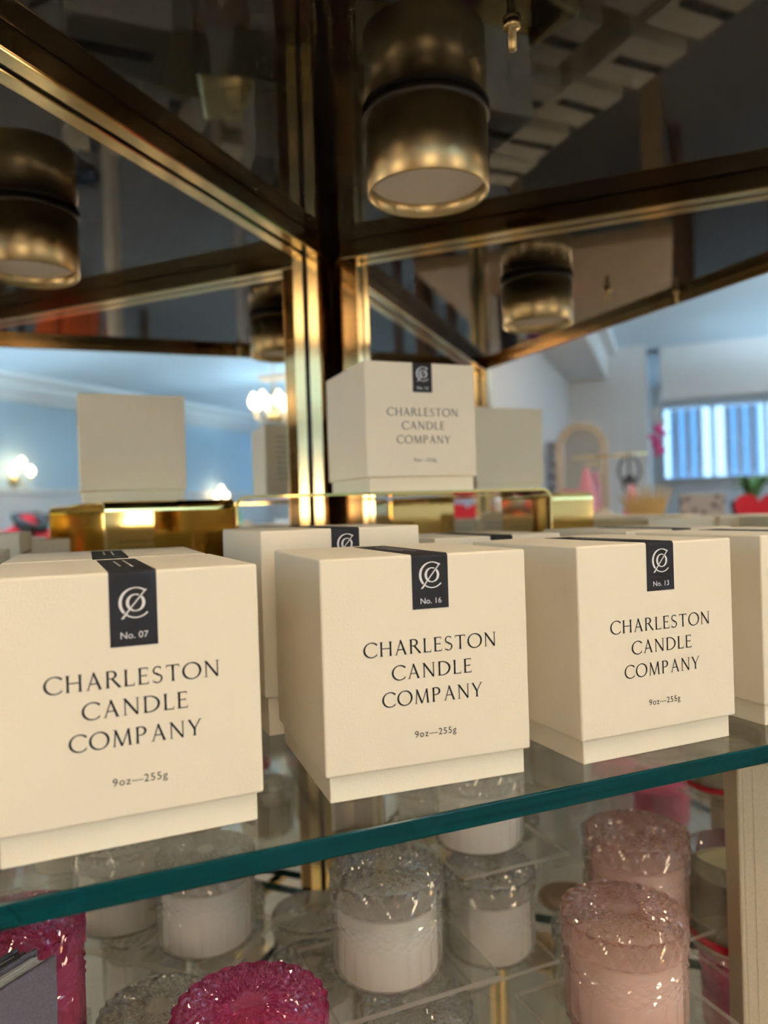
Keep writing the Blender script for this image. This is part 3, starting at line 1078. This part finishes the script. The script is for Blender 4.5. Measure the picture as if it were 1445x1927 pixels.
d45 = .689
book('linen_book', 'grey linen book standing at the lower left corner', (-.3120, -.1286, LOW + .0002), d45, .181, .230, .0160, M['linen'], M['pages'], M['linen_dark'])
book('linen_book', 'dark grey linen book standing behind the grey one at lower left', (-.3232, -.1150, LOW + .0002), d45, .178, .229, .0085, M['linen_dark'], M['pages'], M['black'])
book('tan_book', 'tan linen book standing at the lower right edge', (.2465, -.0430, LOW + .0002), -.45, .150, .2640, .024, M['tan_linen'], M['pages'], M['tan_linen'])

# ------------------------------------------------------------------ far room, seen in the mirrors
def sconce(u, label, z=.55):
    p = UV(u, V1 - .018, z)
    o = thing('wall_sconce', label, 'wall light', p, -PI * .75, 'lit wall sconces on the blue wall')
    # local -y points into the room
    back = lathe('back_plate', [(0, 0), (.06, 0), (.065, .006), (.05, .014), (0, .016)], 24)
    back.transform(Matrix.Rotation(PI / 2, 4, 'X'))
    obj('back_plate', back, M['brass'], o)
    for k, (dx, dz) in enumerate(((-.11, .06), (0, .15), (.11, .06))):
        obj('arm', tube('arm', [(0, -.012, 0), (dx * .5, -.10, -.05), (dx, -.13, dz - .05), (dx, -.13, dz - .02)], .006, 8), M['brass'], o)
        bl = lathe('bulb', [(0, -.02), (.02, -.01), (.042, .03), (.036, .06), (.012, .09), (0, .095)], 20)
        bl.transform(Matrix.Translation((dx, -.13, dz)))
        obj('bulb', bl, M['bulb'], o)
    for k in range(5):
        dr = lathe('crystal', [(0, 0), (.012, .014), (0, .045)], 8, False)
        dr.transform(Matrix.Translation((-.09 + .045 * k, -.11, -.10)))
        obj('crystal', dr, M['crystal'], o)
    return o


sconce(4.95, 'lit three-bulb wall sconce on the pale wall at the left')
sconce(8.35, 'small distant lit wall sconce near the far end of the wall', .30)
ch = thing('chandelier', 'crystal chandelier with bright candle bulbs hanging from the ceiling', 'chandelier', UV(4.55, 2.98, .84))
obj('stem', tube('stem', [(0, 0, .05), (0, 0, CEIL - .84)], .008, 8), M['brass'], ch)
obj('bowl', lathe('bowl', [(0, .02), (.05, .03), (.09, .07), (.05, .10), (.02, .3), (0, .3)], 24), M['brass'], ch)
for k in range(8):
    a = 2 * PI * k / 8
    c, s = math.cos(a), math.sin(a)
    obj('arm', tube('arm', [(0, 0, .08), (c * .08, s * .08, .03), (c * .16, s * .16, .06), (c * .17, s * .17, .13)], .007, 6), M['brass'], ch)
    bl = lathe('bulb', [(0, -.02), (.026, -.01), (.04, .03), (.032, .06), (.012, .10), (0, .11)], 14)
    bl.transform(Matrix.Translation((c * .17, s * .17, .16)))
    obj('bulb', bl, M['bulb'], ch)
    dr = lathe('crystal', [(0, 0), (.016, .02), (0, .07)], 8, False)
    dr.transform(Matrix.Translation((c * .12, s * .12, -.05)))
    obj('crystal', dr, M['crystal'], ch)
    dr = lathe('crystal', [(0, 0), (.016, .02), (0, .06)], 8, False)
    dr.transform(Matrix.Translation((c * .05, s * .05, -.10)))
    obj('crystal', dr, M['crystal'], ch)


def table(label, u, v, wu, wv, ztop, mt):
    """plain display table, axes along the room"""
    o = thing('display_table', label, 'table', UV(u, v, FLOOR_Z))
    obj('table_top', at(o, uvbox('t', u - wu / 2, u + wu / 2, v - wv / 2, v + wv / 2, ztop - .04, ztop, .004)), mt, o)
    for a, b in ((-1, -1), (1, -1), (1, 1), (-1, 1)):
        cu, cv = u + a * (wu / 2 - .05), v + b * (wv / 2 - .05)
        obj('leg', at(o, uvbox('l', cu - .03, cu + .03, cv - .03, cv + .03, FLOOR_Z, ztop - .0405, .003)), mt, o)
    return o


TZ = -.10
table('tan display table by the white partition holding the arched mirror', 4.3, -.05, 1.5, .82, TZ, M['tan_wood'])
# arched mirror
am = thing('arched_mirror', 'arched standing mirror with carved cream frame on the tan table', 'mirror', UV(4.72, -.20, TZ + .0005), math.radians(134.5))


def arch(wd, ht, n=16):
    pts = [(-wd / 2, 0), (wd / 2, 0)]
    for i in range(n + 1):
        a = PI * i / n
        pts.append((wd / 2 * math.cos(a), ht - wd / 2 + wd / 2 * math.sin(a)))
    return pts


def arch_prism(name, poly, y0, y1):
    vs = [(x, y0, z) for x, z in poly] + [(x, y1, z) for x, z in poly]
    n = len(poly)
    fs = [tuple(range(n)), tuple(range(2 * n - 1, n - 1, -1))] + [(i, n + i, n + (i + 1) % n, (i + 1) % n) for i in range(n)]
    me = mesh(name, vs, fs)
    bm = bmesh.new(); bm.from_mesh(me); bmesh.ops.recalc_face_normals(bm, faces=bm.faces); bm.to_mesh(me); bm.free()
    return me


fo, fi = arch(.36, .80), arch(.26, .75)
vs = [(x, -.02, z) for x, z in fo] + [(x, -.02, z + (.04 if i < 2 else 0)) for i, (x, z) in enumerate(fi)]
vs += [(x, .02, z) for x, z in fo] + [(x, .02, z + (.04 if i < 2 else 0)) for i, (x, z) in enumerate(fi)]
n = len(fo)
fs = []
for i in range(n):
    j = (i + 1) % n
    fs += [(i, j, n + j, n + i), (2 * n + i, 3 * n + i, 3 * n + j, 2 * n + j), (i, 2 * n + i, 2 * n + j, j), (n + i, n + j, 3 * n + j, 3 * n + i)]
me = mesh('frame', vs, fs)
bm = bmesh.new(); bm.from_mesh(me); bmesh.ops.recalc_face_normals(bm, faces=bm.faces); bm.to_mesh(me); bm.free()
obj('frame', me, M['cream_frame'], am)
obj('mirror_glass', arch_prism('mirror_glass', [(x, z + (.03 if i < 2 else 0)) for i, (x, z) in enumerate(arch(.27, .76))], -.008, .008), M['mirror'], am)
for k in range(9):
    a = PI * k / 8
    lf = lathe('carving', [(0, -.02), (.018, 0), (0, .03)], 8, False)
    lf.transform(Matrix.Translation((.155 * math.cos(a), -.022, .62 + .155 * math.sin(a))))
    obj('carving', lf, M['cream_frame'], am)


def cone_vase(label, u, v, z, h, r):
    o = thing('cone_vase', label, 'vase', UV(u, v, z), 0, 'pink vases')
    obj('body', lathe('body', [(0, 0), (r * .7, 0), (r, h * .15), (r * .95, h * .5), (r * .45, h * .85), (r * .28, h), (0, h)], 24), M['pink'], o)
    obj('foot', lathe('foot', [(0, -.0), (r * .8, 0), (r * .85, .008), (r * .7, .014)], 24), M['pink'], o)
    return o


cone_vase('tall pink tapering vase in front of the arched mirror', 4.40, -.14, TZ + .0005, .46, .075)
cone_vase('small pink tapering vase right of the arched mirror', 4.05, .16, TZ + .0005, .33, .055)
# feather fan, dried grass
fan = thing('straw_fan', 'golden straw fan standing on the tan table', 'decoration', UV(3.85, .27, TZ + .0095), math.radians(134.5))
for k in range(9):
    a = math.radians(-35 + 12 * k)
    st = tube('blade', [(0, 0, .0), (math.sin(a) * .10, .004 * k, .10 + math.cos(a) * .06), (math.sin(a) * .20, .004 * k, .18 + math.cos(a) * .14)], [.006, .022, .004], 6)
    obj('blade', st, M['straw'], fan)
ln = thing('cone_lampshade', 'beige cone shaped lampshade low on the tan table', 'lampshade', UV(3.62, .02, TZ + .0005))
obj('shade', lathe('shade', [(.20, 0), (.19, .012), (.05, .17), (.02, .185), (0, .187)], 32), M['beige'], ln)
obj('finial', lathe('finial', [(0, .187), (.008, .19), (.004, .205), (0, .208)], 12), M['brass'], ln)


def leafy(name, label, loc, n, h, spread, mt, pot=None, potr=.05, poth=.08):
    o = thing(name, label, 'plant', loc)
    z = 0
    if pot:
        obj('pot', lathe('pot', [(0, 0), (potr * .8, 0), (potr, poth), (potr * .9, poth), (potr * .85, poth * .85), (0, poth * .85)], 24), pot, o)
        z = poth * .85
    rg = random.Random(len(label))
    for k in range(n):
        a = rg.uniform(0, 2 * PI); l = h * rg.uniform(.6, 1.0); s = spread * rg.uniform(.5, 1.0)
        c, sn = math.cos(a), math.sin(a)
        p0, p1, p2 = Vector((0, 0, z)), Vector((c * s * .5, sn * s * .5, z + l * .8)), Vector((c * s, sn * s, z + l * .75))
        w_ = Vector((-sn, c, 0)) * (spread * .13)
        mid = (p1 + p2) / 2 + Vector((0, 0, .02))
        me = mesh('leaf', [p0, p1 + w_, p1 - w_, mid + w_ * .8, mid - w_ * .8, p2], [(0, 2, 1), (1, 2, 4, 3), (3, 4, 5)])
        obj('leaf', me, mt, o)
    return o


leafy('grass_bundle', 'spiky green grass bundle on the tan table', UV(3.62, .30, TZ + .0005), 14, .17, .12, M['leaf'])
table('dark display table beyond the aisle under the far window', 5.2, 1.05, 1.0, 1.1, TZ, M['wood'])
leafy('potted_plant', 'pale green leafy plant in a black planter by the far window', UV(5.4, .96, TZ + .0005), 22, .26, .20, M['leaf'], M['black'], .16, .20)
db = obj('damask_box', at(bpy.data.objects['display_table'], uvbox('damask_box', 3.9, 4.15, .40, .66, TZ, TZ + .24, .006)), M['damask'])
tb2 = table('low dark table next to the tan one', 4.0, .74, .8, .66, TZ, M['wood'])
bpy.data.objects.remove(db)
db = obj('damask_box', local(uvbox('damask_box', 3.87, 4.13, .43, .67, TZ + .0005, TZ + .26, .006), UV(4, .55, TZ)), M['damask'], None, UV(4, .55, TZ))
tag(db, 'grey and black damask patterned box on the low dark table', 'box')
# red heart cushion
hp = []
for i in range(32):
    a = 2 * PI * i / 32
    hp.append((16 * math.sin(a) ** 3 * .0085, (13 * math.cos(a) - 5 * math.cos(2 * a) - 2 * math.cos(3 * a) - math.cos(4 * a)) * .0085 + .145))
ht = thing('heart_cushion', 'red heart shaped cushion on the low dark table', 'cushion', UV(4.02, .86, TZ + .0005), math.radians(134.5))
bmh = arch_prism('cushion', hp, -.035, .035)
obj('cushion', bmh, M['red'], ht)
# black iron stand with gold rod
ir = thing('iron_stand', 'black iron scroll stand with a gold cross bar on the tan table', 'stand', UV(4.3, .14, TZ + .0005), math.radians(134.5))
obj('pole', tube('pole', [(0, 0, 0), (0, 0, .55)], .008, 8), M['black'], ir)
obj('foot', lathe('foot', [(0, 0), (.08, 0), (.07, .012), (0, .016)], 20), M['black'], ir)
obj('cross_bar', tube('cross_bar', [(-.12, 0, .53), (.36, 0, .52)], .009, 8), M['brass'], ir)
for sg in (-1, 1):
    pts = []
    for i in range(22):
        a = i * .42
        pts.append((sg * (.02 + .052 * math.sin(a) * (1 - i / 30)), 0, .50 - .06 + .07 * math.cos(a) * (1 - i / 30) - i * .006))
    obj('scroll', tube('scroll', pts, .007, 6), M['black'], ir)
# pink flower garland hanging on the trim end
gr = thing('flower_garland', 'hot pink flower garland hanging by the far window edge', 'decoration', UV(6.4, .30, .52))
rg = random.Random(11)
obj('cord', tube('cord', [(0, 0, 0), (.01, 0, .35), (0, 0, .8)], .006, 6), M['white'], gr)
for k in range(16):
    fl = lathe('flower', [(0, -.02), (.03, -.01), (.045, .02), (.02, .012), (0, .005)], 7, False)
    fl.transform(Matrix.Translation((rg.uniform(-.05, .05), rg.uniform(-.05, .05), .02 + .026 * k)))
    obj('flower', fl, M['hotpink'] if k < 10 else M['white'], gr)
# wrought screen left of the arched mirror
scn = thing('patterned_screen', 'narrow grey damask folding screen left of the arched mirror', 'screen', UV(5.25, -.40, FLOOR_Z))
for k in range(2):
    obj('screen_panel', at(scn, uvbox('p', 5.23 + .03 * k, 5.25 + .03 * k, -.53 + .115 * k, -.42 + .115 * k, FLOOR_Z, .62, .004)), M['damask'] if k == 0 else M['black'], scn)

# table with pillows, jacket stand in the double reflection
table('dark wooden table along the blue wall side of the shop', 4.3, 5.2, 1.7, .9, -.16, M['wood'])
hdb = thing('headboard', 'brown wooden headboard standing on the dark table', 'headboard', UV(4.75, 5.45, -.1595), -PI * .75)
obj('panel', boxm('panel', -.42, .42, 0, .05, 0, .34, .008), M['wood'], hdb)
for sg in (-1, 1):
    obj('post', boxm('post', sg * .42 - .03, sg * .42 + .03, -.01, .06, 0, .36, .006), M['wood'], hdb)


def pillow(label, loc, rz, wd, ht, th, mt, tilt=-.25):
    n = 12
    vs, fs = [], []
    for sgn in (-1, 1):
        for j in range(n + 1):
            for i in range(n + 1):
                x, z = (i / n - .5), (j / n - .5)
                f = max(0, (1 - (2 * x) ** 4) * (1 - (2 * z) ** 4)) ** .6
                k_ = 1 - .10 * ((2 * x) ** 2 * (2 * z) ** 2) - .06 * (1 - f)
                vs.append((x * wd * k_, sgn * th / 2 * f, (z * ht * k_) + ht / 2))
    q = (n + 1) ** 2
    for s in range(2):
        for j in range(n):
            for i in range(n):
                a = s * q + j * (n + 1) + i
                f = (a, a + 1, a + n + 2, a + n + 1)
                fs.append(f if s == 0 else f[::-1])
    me = mesh('pillow', vs, fs, True)
    me.transform(Matrix.Rotation(tilt, 4, 'X'))
    zmin = min(v_.co.z for v_ in me.vertices)
    me.transform(Matrix.Translation((0, 0, -zmin)))
    o = obj('pillow', me, mt, None, loc, (0, 0, rz))
    return tag(o, label, 'pillow')


pillow('teal satin pillow leaning on the brown headboard', UV(4.5, 5.25, -.1595), -PI * .75, .46, .27, .14, M['teal'])
pillow('teal satin pillow on the end of the white shop table', UV(2.43, 2.0, -.0495), -PI / 4 + .2, .34, .26, .14, M['teal'])
# coats on busts
def coat(label, u, v, mt, mt2):
    jk = thing('jacket_bust', label, 'garment', UV(u, v, FLOOR_Z), -PI * .75)
    obj('pole', tube('pole', [(0, 0, 0), (0, 0, .75)], .02, 10), M['black'], jk)
    obj('foot', lathe('foot', [(0, 0), (.18, 0), (.17, .02), (0, .025)], 24), M['black'], jk)
    tor = lathe('torso', [(0, .72), (.15, .72), (.17, .80), (.155, 1.0), (.18, 1.18), (.19, 1.27), (.15, 1.36), (.07, 1.41), (.055, 1.46), (0, 1.47)], 32)
    tor.transform(Matrix.Scale(.68, 4, (0, 1, 0)))
    obj('torso', tor, mt, jk)
    for sg in (-1, 1):
        obj('sleeve', tube('sleeve', [(sg * .15, 0, 1.33), (sg * .23, -.01, 1.18), (sg * .25, -.04, .98), (sg * .22, -.09, .80)], [.06, .062, .052, .042], 12), mt, jk)
    obj('scarf', tube('scarf', [(-.10, -.05, 1.40), (-.03, -.11, 1.36), (.05, -.11, 1.37), (.11, -.04, 1.42), (.05, .06, 1.45), (-.05, .06, 1.45), (-.10, -.04, 1.41), (-.06, -.13, 1.25)], .035, 10), mt2, jk)


coat('red jacket with a black scarf on a shop bust stand', 3.20, 4.25, M['red'], M['black'])
coat('orange coat with a brown scarf on a shop bust stand', 2.55, 3.05, M['orange'], M['wood'])

# merchandise close behind, seen under the gold riser
table('tan display table beside the aisle with coloured gift boxes', 2.2, -.10, 1.2, 1.0, -.05, M['tan_wood'])
cols = ['beige', 'leaf', 'tan_linen', 'hotpink', 'beige', 'red', 'white', 'navy', 'wall', 'violet', 'tan_wood', 'red']
names = ['beige', 'green', 'tan', 'hot pink', 'sand beige', 'red', 'white', 'navy', 'pale blue', 'violet', 'oak brown', 'cherry red']
for k in range(12):
    v0 = -.55 + k * .050
    u0 = 1.95 + .05 * (k % 3)
    h = .13 + .03 * ((k * 5) % 4)
    gb = thing('gift_box', names[k] + ' upright gift box in the row on the tan table', 'box', UV(u0, v0, -.0495), 0, 'coloured gift boxes')
    obj('carton', at(gb, uvbox('carton', u0, u0 + .10, v0, v0 + .042, -.0495, -.0495 + h, .003)), M[cols[k]], gb)
    obj('carton_lid', at(gb, uvbox('lid', u0 - .003, u0 + .103, v0 - .002, v0 + .044, -.0495 + h - .03, -.0495 + h + .004, .003)), M[cols[k]], gb)
table('white display table with folded cloth in the middle of the shop', 3.0, 2.1, 1.3, 1.1, -.05, M['white'])
fc = ['violet', 'hotpink', 'wall', 'navy', 'teal', 'beige', 'violet', 'white']
fnm = ['violet', 'hot pink', 'pale blue', 'navy', 'teal', 'beige', 'plum', 'white']
for k in range(8):
    u0, v0 = 2.55 + .24 * (k % 4), 1.75 + .40 * (k // 4)
    h = .07 + .03 * (k % 3)
    f_ = obj('folded_cloth', local(uvbox('folded_cloth', u0, u0 + .20, v0, v0 + .30, -.0495, -.0495 + h, .02), UV(u0, v0, -.0495)), M[fc[k]], None, UV(u0, v0, -.0495))
    tag(f_, fnm[k] + ' folded cloth on the white shop table', 'cloth', 'folded cloths on the white table')
